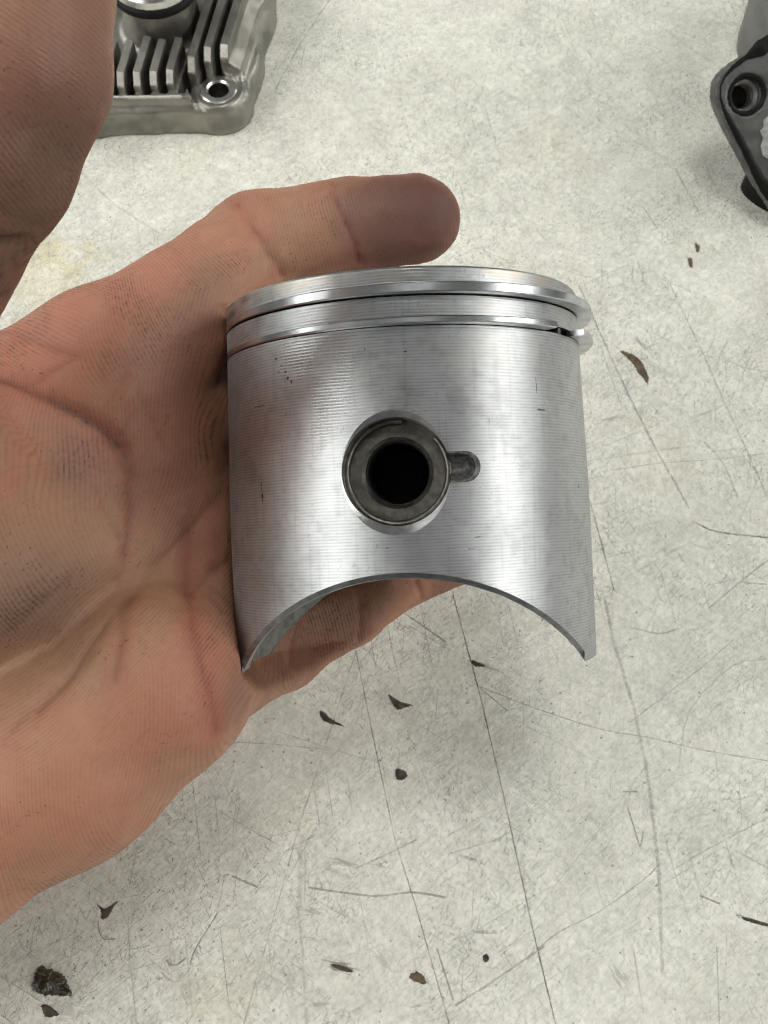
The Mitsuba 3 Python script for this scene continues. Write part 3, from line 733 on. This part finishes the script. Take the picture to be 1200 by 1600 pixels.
def skin_lines(p):
    """friction ridges: in each region of the palm a gently curved wave train of its own direction; overlapping regions blend"""
    x, y, z = p.x * 1000, p.y * 1000, p.z * 1000
    wx, wy = (noise(x * .055, y * .055, z * .055) - .5) * 4.0 + (noise(x * .21, y * .21, 4.0) - .5) * .5, (noise(x * .055 + 40, y * .055, z * .055) - .5) * 4.0 + (noise(x * .21, y * .21, 44.0) - .5) * .5
    tot, acc, rowv = mi.Float(1e-9), mi.Float(0), mi.Float(0)
    for k, (c, dv, r) in enumerate(RIDGES):
        dv = np.array(dv); g = np.cross(np.cross(CAMX, CAMY), dv); g /= np.linalg.norm(g)
        dx, dy, dz = x - c[0], y - c[1], z - c[2]
        w = dr.exp(-(dx * dx + dy * dy + dz * dz) * (2.2 / r ** 2)) + 1e-6 / (1 + (dx * dx + dy * dy + dz * dz) * .01)
        w = w * w
        al = dx * float(dv[0]) + dy * float(dv[1]) + dz * float(dv[2]) + wy
        ac = dx * float(g[0]) + dy * float(g[1]) + dz * float(g[2]) + wx
        ph = (ac + al * al * (.003 if k % 2 else -.003)) / .61
        brk = smoothstep(.15, .45, noise(dr.floor(ph) * 3.7 + k * 9.1, al * .45, 6.0))
        acc += w * (.5 + .5 * dr.cos(ph * (2 * math.pi))) * (.65 + .35 * brk)
        tot += w
    return acc / tot


def fold_lines(p):
    x = (p.x * float(CAMX[0]) + p.y * float(CAMX[1]) + p.z * float(CAMX[2])) * 1000
    y = (p.x * float(CAMY[0]) + p.y * float(CAMY[1]) + p.z * float(CAMY[2])) * 1000
    h = mi.Float(0)
    for k, (deg, L, W, keep, th) in enumerate([(-46, 22, 4, .5, .22), (-62, 13, 3, .45, .2), (80, 13, 4, .3, .18), (-30, 8, 2.4, .4, .16)]):
        h = dr.maximum(h, hair_layer(x, y, deg, L, W, keep, th, 60 + k))
    return h


def ridge_height(p, n, uv):
    x, y, z = p.x * 1000, p.y * 1000, p.z * 1000
    br = .35 + .65 * smoothstep(.3, .65, fbm(x * .07, y * .07, z * .07, 2))
    por = noise(x * 2.6, y * 2.6, z * 2.6)
    return (skin_lines(p) * .038 * br + .035 * por + .12 * fbm(x * .5, y * .5, z * .5, 3) - .05 * fold_lines(p)) * MM


def ridge_dirt(p, n, uv):
    w = skin_lines(p)
    x, y, z = p.x * 1000, p.y * 1000, p.z * 1000
    patch = smoothstep(.50, .70, fbm(x * .075, y * .075, z * .075, 4))
    grain = noise(x * 1.9, y * 1.9, z * 1.9)
    speck = smoothstep(.80, .90, noise(x * 2.1, y * 2.1, z * 2.1)) * smoothstep(.5, .62, fbm(x * .12 + 9, y * .12, z * .12, 2))
    deep = (1 - w) * (1 - w)
    return dr.clip(deep * (.09 + .10 * smoothstep(.3, .7, fbm(x * .16, y * .16, z * .16, 2)) + .26 * patch * (.3 + .9 * grain)) * (.6 + .8 * grain) + .14 * patch * grain + .06 * grain * grain + .38 * speck + .07 * fold_lines(p), 0, 1)


scene['skin'] = {'type': 'bumpmap', 'arbitrary': proc(ridge_height, 6e-5), 'scale': 1.0, 'bsdf': {
    'type': 'blendbsdf', 'weight': proc(ridge_dirt),
    'a': {'type': 'principled', 'base_color': {'type': 'mesh_attribute', 'name': 'vertex_color'}, 'roughness': .5, 'specular': .30},
    'b': {'type': 'principled', 'base_color': {'type': 'rgb', 'value': [.035, .018, .013]}, 'roughness': .6, 'specular': .3}}}
hand2 = trimesh.Trimesh(HV2, hand.faces, process=False)
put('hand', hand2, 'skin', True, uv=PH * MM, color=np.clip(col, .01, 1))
tag('hand', 'bare left hand with grimy fingertips, palm up, cradling the silver piston', 'hand')

# ------------------------------------------------------------------ castings lying on the bench
from scipy import ndimage
import shapely


class Flat:
    """signed distance of a closed outline in the plane (mm), from a fine grid"""
    def __init__(self, pts, h=.5, pad=30):
        p = np.asarray(pts, float)
        self.lo, self.h = p.min(0) - pad, h
        n = np.ceil((p.max(0) + pad - self.lo) / h).astype(int)
        X, Y = np.meshgrid(self.lo[0] + np.arange(n[0]) * h, self.lo[1] + np.arange(n[1]) * h, indexing='ij')
        ins = shapely.contains_xy(Polygon(p).buffer(0), X, Y)
        self.d = ndimage.gaussian_filter((ndimage.distance_transform_edt(~ins) - ndimage.distance_transform_edt(ins)) * h, 1.0)

    def __call__(self, p):
        q = (p[..., :2] - self.lo) / self.h
        return ndimage.map_coordinates(self.d, [q[..., 0].ravel(), q[..., 1].ravel()], order=1, mode='nearest').reshape(q.shape[:-1])


def slab(d2, z, z0, z1, r, draft=0.0):
    """extruded outline with rounded edges; draft: how much it grows per mm downwards"""
    a = d2 - draft * (z1 - z) + r
    b = np.abs(z - (z0 + z1) / 2) - (z1 - z0) / 2 + r
    return np.hypot(np.maximum(a, 0), np.maximum(b, 0)) + np.minimum(np.maximum(a, b), 0) - r


def cast(fn, lo, hi, h, levels=1):
    m = surface_net(fn, lo, hi, h)
    for _ in range(levels):
        m = m.subdivide()
        for _ in range(2):
            v = np.array(m.vertices)
            m.vertices = v - grad(fn, v, .1) * fn(v)[:, None]
    return m


scene['cast_aluminium'] = dark_metal((.20, .195, .172), (.31, .302, .272), .40, .8, .15, .06, 1.2)
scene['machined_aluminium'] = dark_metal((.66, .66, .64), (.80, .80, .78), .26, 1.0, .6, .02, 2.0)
scene['thread_steel'] = {'type': 'principled', 'base_color': {'type': 'rgb', 'value': [.62, .61, .58]}, 'roughness': .28, 'metallic': 1.0}
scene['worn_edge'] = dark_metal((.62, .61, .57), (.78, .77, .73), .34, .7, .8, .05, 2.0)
scene['black_rubber'] = {'type': 'principled', 'base_color': {'type': 'rgb', 'value': [.007, .007, .007]}, 'roughness': .5, 'specular': .15}
scene['dark_cast'] = dark_metal((.075, .075, .073), (.12, .12, .118), .48, .5, .25, .07, 1.0)
scene['pale_gasket'] = dark_metal((.24, .24, .235), (.34, .34, .33), .6, .1, .8, .12, 1.5)
scene['grey_cover'] = dark_metal((.125, .125, .12), (.155, .155, .15), .5, .35, .1, .04, 1.5)

BOSS, BOSS2 = np.array([-68.6, 332.2]), np.array([-57.5, 387.0])
base_line = Flat(smooth_poly([(-165, 309), (-150, 311), (-135, 314.5), (-124, 317.8), (-112, 320.6), (-95, 321.2), (-84, 322.2), (-77, 321.6), (-70, 320.9), (-63, 322.2), (-58, 326.4), (-55.7, 332), (-55.3, 339), (-53.2, 347), (-52.2, 356), (-52.8, 366), (-50.2, 376), (-48.8, 384),
                              (-49.8, 393), (-54, 404), (-62, 424), (-80, 440), (-120, 444), (-165, 440)]))
deck_line = Flat([(-165, 313.5), (-135, 317.5), (-112, 323.4), (-79, 323.8), (-70, 336), (-64, 341), (-61, 352), (-61.5, 366), (-59, 376), (-58.5, 400), (-66, 428), (-90, 438), (-165, 436)])


def head_sdf(p):
    z = p[..., 2]
    d = slab(base_line(p), z, -3, 12.5, 2.2, .03)
    rb = np.hypot(p[..., 0] - BOSS[0], p[..., 1] - BOSS[1])
    rb2 = np.hypot(p[..., 0] - BOSS2[0], p[..., 1] - BOSS2[1])
    dk = slab(deck_line(p), z, 0, 17.6, 1.0)
    dk = np.maximum(dk, -np.maximum(rb - 12.4, 12.0 - z))
    dk = np.maximum(dk, -np.maximum(rb2 - 10.0, 12.0 - z))
    d = smin(d, dk, 3.0)
    d = smin(d, slab(rb - 10.4, z, -3, 14.2, 1.2, .03), 2.0)
    d = smin(d, slab(rb2 - 8.4, z, -3, 16.2, 1.0, .03), 2.0)
    sp_ = np.hypot(p[..., 0] + 93.0, p[..., 1] - 364.0)
    d = smin(d, slab(sp_ - 15.2, z, 0, 36, 1.0, .03), 4.0)
    # shoulder on the right that carries the long fins
    s = (p[..., 0] + 66.0) * .985 - (p[..., 1] - 345.0) * .17
    d = smin(d, np.maximum(np.maximum(np.abs(s + 2.0) - 9.0, z - 21.5 + .75 * np.maximum(s - 1, 0)), np.maximum(340.5 - p[..., 1], p[..., 1] - 425)), 6.0)
    # slots are sunk between the fins
    for sx, sy, ln in SLOTS:
        u = (p[..., 0] - sx) * .985 - (p[..., 1] - sy) * .17
        w = (p[..., 0] - sx) * .17 + (p[..., 1] - sy) * .985
        d = np.maximum(d, -np.maximum(np.maximum(np.abs(u) - 1.75, np.abs(w - ln / 2) - ln / 2), 2.0 - z))
    d = np.maximum(d, -np.maximum(rb - 4.7, -1 - z))
    d = np.maximum(d, -np.maximum(rb2 - 4.3, -1 - z))
    d = np.maximum(d, -np.maximum(rb - 7.9, 13.6 - z))
    return np.maximum(d, .15 - z)


FIN0 = [(-113.4, 327.0), (-106.8, 326.6), (-100.2, 326.8), (-93.6, 327.2), (-87.0, 328.0)]
SLOTS = [(-123.5, 324.4, 24), (-116.8, 325.4, 22), (-110.1, 325.4, 20), (-103.5, 325.4, 19), (-96.9, 325.6, 19), (-90.3, 326.2, 21), (-83.0, 326.4, 95), (-75.3, 336, 85), (-69.0, 337.5, 82)]
head = cast(head_sdf, (-160, 300, -2), (-42, 440, 41), 1.3, 1)
put('cylinder_head__casting', head, 'cast_aluminium', 40)
tag('cylinder_head', 'silver grey finned engine casting lying behind the thumb, with a black rubber ring', 'engine part')


def fin(x, y, length, h0, h1, h2, lip=3.2, w=3.1):
    sec = [(0, 1.5), (0, h0), (.5, h0 + .6), (lip, h1), (length, h2), (length, 1.5)]
    m = m3.Manifold.extrude(m3.CrossSection([np.array(sec)], m3.FillRule.NonZero), w).translate((0, 0, -w / 2))
    t = tri(m)
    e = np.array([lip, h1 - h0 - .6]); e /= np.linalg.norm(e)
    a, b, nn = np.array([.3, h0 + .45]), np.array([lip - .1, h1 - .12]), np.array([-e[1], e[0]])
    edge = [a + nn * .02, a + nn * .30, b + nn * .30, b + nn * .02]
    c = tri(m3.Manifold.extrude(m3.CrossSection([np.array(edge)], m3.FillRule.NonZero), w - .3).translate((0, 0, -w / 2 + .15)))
    for q in (t, c):
        q.apply_transform(frame((.17, .985, 0), (0, 0, 1), (.985, -.17, 0), (x, y, 0)))
    return t, c


fins = [fin(x, y, 19 + (2 if k in (0, 4) else 0), 20.4, 25.4, 27.2) for k, (x, y) in enumerate([(-126.9, 326.0), (-120.2, 326.5)] + FIN0)]
fins += [fin(-78.5, 333.5, 88, 21.0, 26.8, 31), fin(-72.1, 338.2, 84, 22.5, 27.4, 31), fin(-65.6, 340.6, 80, 22.0, 26.6, 29, 3.2, 3.4)]
for k, (m, c) in enumerate(fins):
    key = 'cylinder_head__cooling_fin' + ('_%03d' % k if k else '')
    put(key, m, 'cast_aluminium', False)
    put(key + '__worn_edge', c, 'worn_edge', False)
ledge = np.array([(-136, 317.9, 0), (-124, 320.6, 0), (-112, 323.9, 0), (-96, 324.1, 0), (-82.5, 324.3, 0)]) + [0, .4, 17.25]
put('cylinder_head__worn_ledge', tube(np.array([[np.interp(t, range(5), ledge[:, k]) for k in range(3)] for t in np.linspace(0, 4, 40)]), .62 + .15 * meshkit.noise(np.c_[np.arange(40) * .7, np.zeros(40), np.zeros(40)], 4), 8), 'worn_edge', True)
tag('cylinder_head__worn_ledge', 'bright worn edge along the front of the fins')
put('cylinder_head__bolt_hole', revolve([(4.25, .4), (4.8, .4), (4.8, 13.1), (4.25, 13.1)], 48).translate((BOSS[0], BOSS[1], 0)), 'pin_steel', 30)
seat = revolve([(4.25, 13.2), (7.8, 13.2), (7.8, 13.9), (7.2, 14.25), (5.0, 14.25), (4.25, 13.5)], 64).translate((BOSS[0], BOSS[1], 0))
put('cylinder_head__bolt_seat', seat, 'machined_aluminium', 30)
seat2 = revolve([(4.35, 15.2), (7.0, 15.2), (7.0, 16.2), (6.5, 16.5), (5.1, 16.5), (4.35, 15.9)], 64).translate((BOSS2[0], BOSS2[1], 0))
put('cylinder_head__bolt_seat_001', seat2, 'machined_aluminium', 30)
oring = trimesh.creation.torus(16.2, 2.1, 96, 24)
oring.apply_translation((-93, 364, 37.6))
put('cylinder_head__rubber_ring', oring, 'black_rubber', True)
tag('cylinder_head__rubber_ring', 'black rubber ring under the polished collar')
collar = revolve([(11.5, 34), (14.6, 34), (14.6, 39.2), (16.6, 39.4), (17.1, 40.0), (17.1, 43.0), (16.2, 44.2), (13.6, 44.4), (12.6, 43.6), (11.5, 40)], 128).translate((-93, 364, 0))
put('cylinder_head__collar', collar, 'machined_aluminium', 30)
tag('cylinder_head__collar', 'bright machined collar above the rubber ring')

# dark engine casing at the right edge
P0_, U_, V_, N_ = (np.array(a) for a in ([138.4500, 303.8125, 38.3579], [0.9990, 0.0299, -0.0344], [0.0000, 0.7545, 0.6563], [0.0456, -0.6556, 0.7537]))
CASE = frame(U_, V_, N_, P0_)                # the flange face leans towards the viewer; local z is its normal
flange_line = Flat(smooth_poly([(6.42, 20.13), (1.68, 16.57), (-2.69, 13.89), (-6.85, 11.42), (-10.69, 8.06), (-12.56, 4.46), (-12.78, 0.40), (-11.19, -4.59), (-8.21, -9.61), (-4.66, -15.14), (0.37, -22.59), (5.16, -29.65), (11.03, -36.80), (23.60, -47.92), (67.58, -64.83), (126.89, -42.63), (119.55, 20.40), (51.94, 39.59), (19.35, 28.53)]))


def case_sdf(p):
    q = p - P0_
    l = np.stack([q @ U_, q @ V_, q @ N_], -1)
    w = l[..., 2]
    f2 = flange_line(l)
    d = slab(f2, w, -6.5, 0, .8)
    d = smin(d, slab(f2 + 26, w, -50, -3, 2.0), 5.0)
    rh = np.hypot(l[..., 0], l[..., 1])
    d = smin(d, slab(rh - 8.0, w, -15, -2, 2.0), 2.0)
    d = np.maximum(d, -np.maximum(rh - 6.62, -14.5 - w))
    d = np.maximum(d, -np.maximum(rh - 7.35, -1.5 - w))
    return np.maximum(d, .3 - p[..., 2])


cc = np.array([P0_ + U_ * a + V_ * b + N_ * c for a in (-16, 118) for b in (-66, 46) for c in (-52, 3)])
case = cast(case_sdf, np.maximum(cc.min(0), (-1e9, -1e9, -1)), cc.max(0), 1.5, 1)
put('engine_casing__flange', case, 'dark_cast', 40)
tag('engine_casing', 'dark grey engine casing with a threaded hole and black sealant, at the right edge', 'engine part')


def put_case(key, M, bsdf, smooth=30):
    m = tri(M) if isinstance(M, m3.Manifold) else M.copy()
    m.apply_transform(CASE)
    put(key, m, bsdf, smooth)


prof, zz = [(6.6, -14.6)], -14.5
while zz < -4.6:
    prof += [(5.7, zz), (4.6, zz + 1.3), (4.6, zz + 1.9), (5.7, zz + 3.2)]
    zz += 3.3
prof += [(6.6, zz)]
put_case('engine_casing__thread', revolve(prof, 64), 'thread_steel', 20)
tag('engine_casing__thread', 'bright steel thread inside the dark hole')
put_case('engine_casing__hole_mouth', revolve([(5.65, -1.4), (5.7, -1.2), (6.7, -.1), (6.7, .06), (7.3, .06), (7.3, -1.4)], 64), 'black_rubber', 30)  # black ring that makes the hole darker
tag('engine_casing__hole_mouth', 'black countersink around the threaded hole')
put_case('engine_casing__hole_bottom', m3.Manifold.cylinder(.6, 5.8, 5.8, 48).translate((0, 0, -14.7)), 'black_print', 30)
bead = np.array([(11.65, 21.48), (6.82, 18.81), (2.73, 15.92), (-2.33, 12.78), (-6.45, 9.86), (-9.56, 6.49), (-10.93, 2.89), (-10.55, -0.95), (-8.64, -5.26), (-5.72, -9.61), (-2.21, -14.67), (1.36, -20.01), (4.70, -25.40), (8.36, -31.07), (12.65, -35.36), (20.39, -42.58)])
bead = np.c_[bead, np.zeros(len(bead))]
rad = np.array([2.4, 2.6, 2.4, 1.0, .75, .5, .38, .42, .8, 1.15, 1.3, 1.4, 1.45, 2.1, 2.5, 2.2])
tt = np.linspace(0, len(bead) - 1, 150)
bead = np.stack([np.interp(tt, np.arange(len(bead)), ndimage.gaussian_filter1d(bead[:, k], .5)) for k in range(3)], 1)
rad = np.interp(tt, np.arange(len(rad)), rad) * (.8 + .5 * meshkit.fbm(np.stack([tt * 1.7, tt * 0, tt * 0], 1), 3, 4))
bm = tube(bead, rad, 14)
bm.vertices[:, 2] *= .5
put_case('engine_casing__sealant_bead', bm, 'black_rubber', True)
tag('engine_casing__sealant_bead', 'uneven black sealant bead along the flange edge')
pg = np.array([(8.11, -21.87), (6.97, -18.37), (7.69, -15.81), (6.13, -13.03), (7.46, -11.41), (6.96, -9.11), (8.75, -7.26), (12.90, -8.63), (15.18, -15.32), (13.94, -22.10), (11.07, -23.51)])
put_case('engine_casing__gasket_scrap', extrude(pg, .03, .6), 'pale_gasket', False)
tag('engine_casing__gasket_scrap', 'ragged light grey scrap of old gasket')
cover = revolve([(0, .2), (43, .2), (44, 16), (43.2, 24), (40, 29), (32, 32), (0, 33)], 128).translate((198.5, 366, 0))
put('engine_casing__round_cover', cover, 'grey_cover', 40)
tag('engine_casing__round_cover', 'smooth plain grey round cover behind the flange')
foot = rounded(smooth_poly([(146.5, 291), (149, 298), (156, 303), (180, 303), (186, 290), (178, 276), (162, 277), (152, 283)]), .2, 19, 3)
put('engine_casing__foot', foot, 'black_rubber', 30)
tag('engine_casing__foot', 'black foot under the flange')

# ------------------------------------------------------------------ crumbs of grease and dirt on the bench
def grime(c0, c1, rough):
    def col(p, n, uv):
        return mix(c0, c1, smoothstep(.35, .7, fbm(p.x * 900, p.y * 900, p.z * 900, 3)))

    def hg(p, n, uv):
        return fbm(p.x * 1100, p.y * 1100, p.z * 1100, 3) * .35 * MM
    return {'type': 'bumpmap', 'arbitrary': proc(hg, 1.5e-4), 'scale': 1.0, 'bsdf': {'type': 'principled', 'base_color': proc(col), 'roughness': rough, 'specular': .5}}


scene['wet_grease'] = grime((.016, .013, .009), (.065, .052, .03), .22)
scene['dry_dirt'] = grime((.030, .024, .018), (.075, .055, .036), .55)
scene['rusty_dirt'] = grime((.060, .040, .022), (.12, .085, .05), .6)


def crumb(key, outline, height, bsdf, label, seed):
    """low irregular lump over an outline on the bench"""
    p = np.asarray(outline, float)
    q = Polygon(smooth_poly(p, 8)).buffer(0)
    q = q if q.geom_type == 'Polygon' else max(q.geoms, key=lambda a: a.area)
    ls, n = q.exterior, 110
    edge = np.array([ls.interpolate(t, normalized=True).coords[0] for t in np.arange(n) / n])
    c = np.array(q.representative_point().coords[0])
    nz = lambda q, f, s: meshkit.fbm(np.c_[q * f, np.full(len(q), seed * 3.3)], 3, s)
    edge = c + (edge - c) * (1 + .30 * (nz(edge, .9, 3) - .5) + .42 * (nz(edge, 2.6, 5) - .5))[:, None]
    rows = []
    for t, z in ((1.0, .02), (.97, .45), (.86, .75), (.66, .92), (.4, 1.0), (.15, 1.0)):
        q = c + (edge - c) * t
        rows.append(np.c_[q, .05 + height * z * (.45 + 1.0 * nz(q, .55, 9))])
    rows[0][:, 2] = .03
    v = np.vstack(rows + [[[c[0], c[1], rows[-1][:, 2].mean()], [c[0], c[1], .03]]])
    f = []
    for r in range(len(rows) - 1):
        for i in range(n):
            a, b = r * n + i, r * n + (i + 1) % n
            f += [[a, b, b + n], [a, b + n, a + n]]
    k = len(rows) * n
    f += [[k - n + i, k - n + (i + 1) % n, k] for i in range(n)] + [[(i + 1) % n, i, k + 1] for i in range(n)]
    m = trimesh.Trimesh(v, f, process=False); m.fix_normals()
    put(key, m, bsdf, 50)
    tag(key, label, 'dirt')


crumb('grease_crumb', [(-102.72, -2.51), (-101.80, 0.41), (-99.49, 0.06), (-94.33, -2.00), (-90.90, -6.93), (-92.33, -7.44), (-96.08, -7.27), (-100.42, -6.93), (-102.48, -5.58)], 1.9, 'wet_grease', 'largest glossy dark brown grease lump, low at the left of the bench', 1)
crumb('grease_crumb_001', [(-99.29, -9.79), (-97.01, -10.12), (-94.13, -12.30), (-95.55, -12.79), (-98.14, -12.79)], .5, 'dry_dirt', 'flat dark smear of grease just below the largest lump', 2)
crumb('dirt_flake', [(-86.41, 17.51), (-84.34, 16.25), (-81.78, 17.51), (-80.33, 18.41), (-81.64, 16.25), (-82.91, 13.74), (-84.78, 13.38), (-85.03, 15.53)], .45, 'dry_dirt', 'dark flake with pointed corners near the heel of the hand', 3)
crumb('dirt_flake_001', [(-20.99, 76.19), (-19.31, 75.77), (-17.62, 74.10), (-15.31, 72.65), (-13.22, 71.40), (-16.12, 71.82), (-19.04, 72.85), (-20.52, 74.31)], .5, 'dry_dirt', 'slim dark flake, left one of the pair under the little finger', 4)
crumb('dirt_flake_002', [(1.46, 81.67), (3.76, 80.19), (6.25, 78.71), (9.37, 78.08), (6.66, 77.24), (4.16, 76.82), (2.71, 78.71)], .6, 'dry_dirt', 'dark triangular flake, right one of the pair under the little finger', 5)
crumb('dirt_flake_003', [(3.65, 57.37), (5.69, 57.57), (7.50, 55.78), (6.47, 54.39), (4.05, 54.59)], .6, 'dry_dirt', 'small square dark crumb alone below the triangular flake', 6)
crumb('dirt_flake_004', [(7.71, -1.48), (10.53, -1.31), (12.74, -4.05), (11.24, -4.39), (7.88, -3.02)], .5, 'rusty_dirt', 'brown angular flake near the bottom edge of the bench', 7)
crumb('dirt_flake_005', [(29.34, 3.35), (30.49, 3.70), (31.00, 2.48), (30.02, 1.44), (29.29, 2.13)], .9, 'wet_grease', 'tiny round black crumb on the bench, low and right of centre', 8)
crumb('dirt_flake_006', [(89.56, 213.61), (92.88, 212.76), (96.04, 210.48), (97.87, 207.09), (99.03, 202.04), (98.26, 199.27), (96.87, 202.04), (95.18, 204.28), (94.07, 207.65), (91.53, 211.33)], .55, 'rusty_dirt', 'curved brown flake, largest one right of the piston', 9)
crumb('dirt_flake_007', [(124.21, 264.14), (125.62, 263.19), (125.52, 260.36), (124.21, 260.04)], .4, 'rusty_dirt', 'upper of two tiny brown flakes below the dark casing', 10)
crumb('dirt_flake_008', [(120.52, 256.91), (122.01, 256.60), (121.80, 252.87), (120.58, 253.18)], .4, 'rusty_dirt', 'lower of two tiny brown flakes below the dark casing', 11)
crumb('dirt_flake_009', [(107.50, 13.92), (110.49, 13.38), (115.26, 11.96), (115.15, 11.25), (111.07, 12.14), (108.14, 13.03)], .35, 'dry_dirt', 'thin dark sliver at the right edge, low on the bench', 12)
crumb('dirt_flake_010', [(28.84, 93.07), (30.74, 92.63), (33.23, 91.33), (31.31, 90.89), (29.63, 91.33)], .35, 'dry_dirt', 'small dark crumb on a scratch just below the skirt arch', 13)
crumb('dirt_flake_011', [(-15.66, 0.92), (-12.83, 0.75), (-9.03, -0.80), (-10.35, -1.14), (-13.56, -0.28)], .3, 'dry_dirt', 'flat dark smudge of dirt left of the brown angular flake', 14)
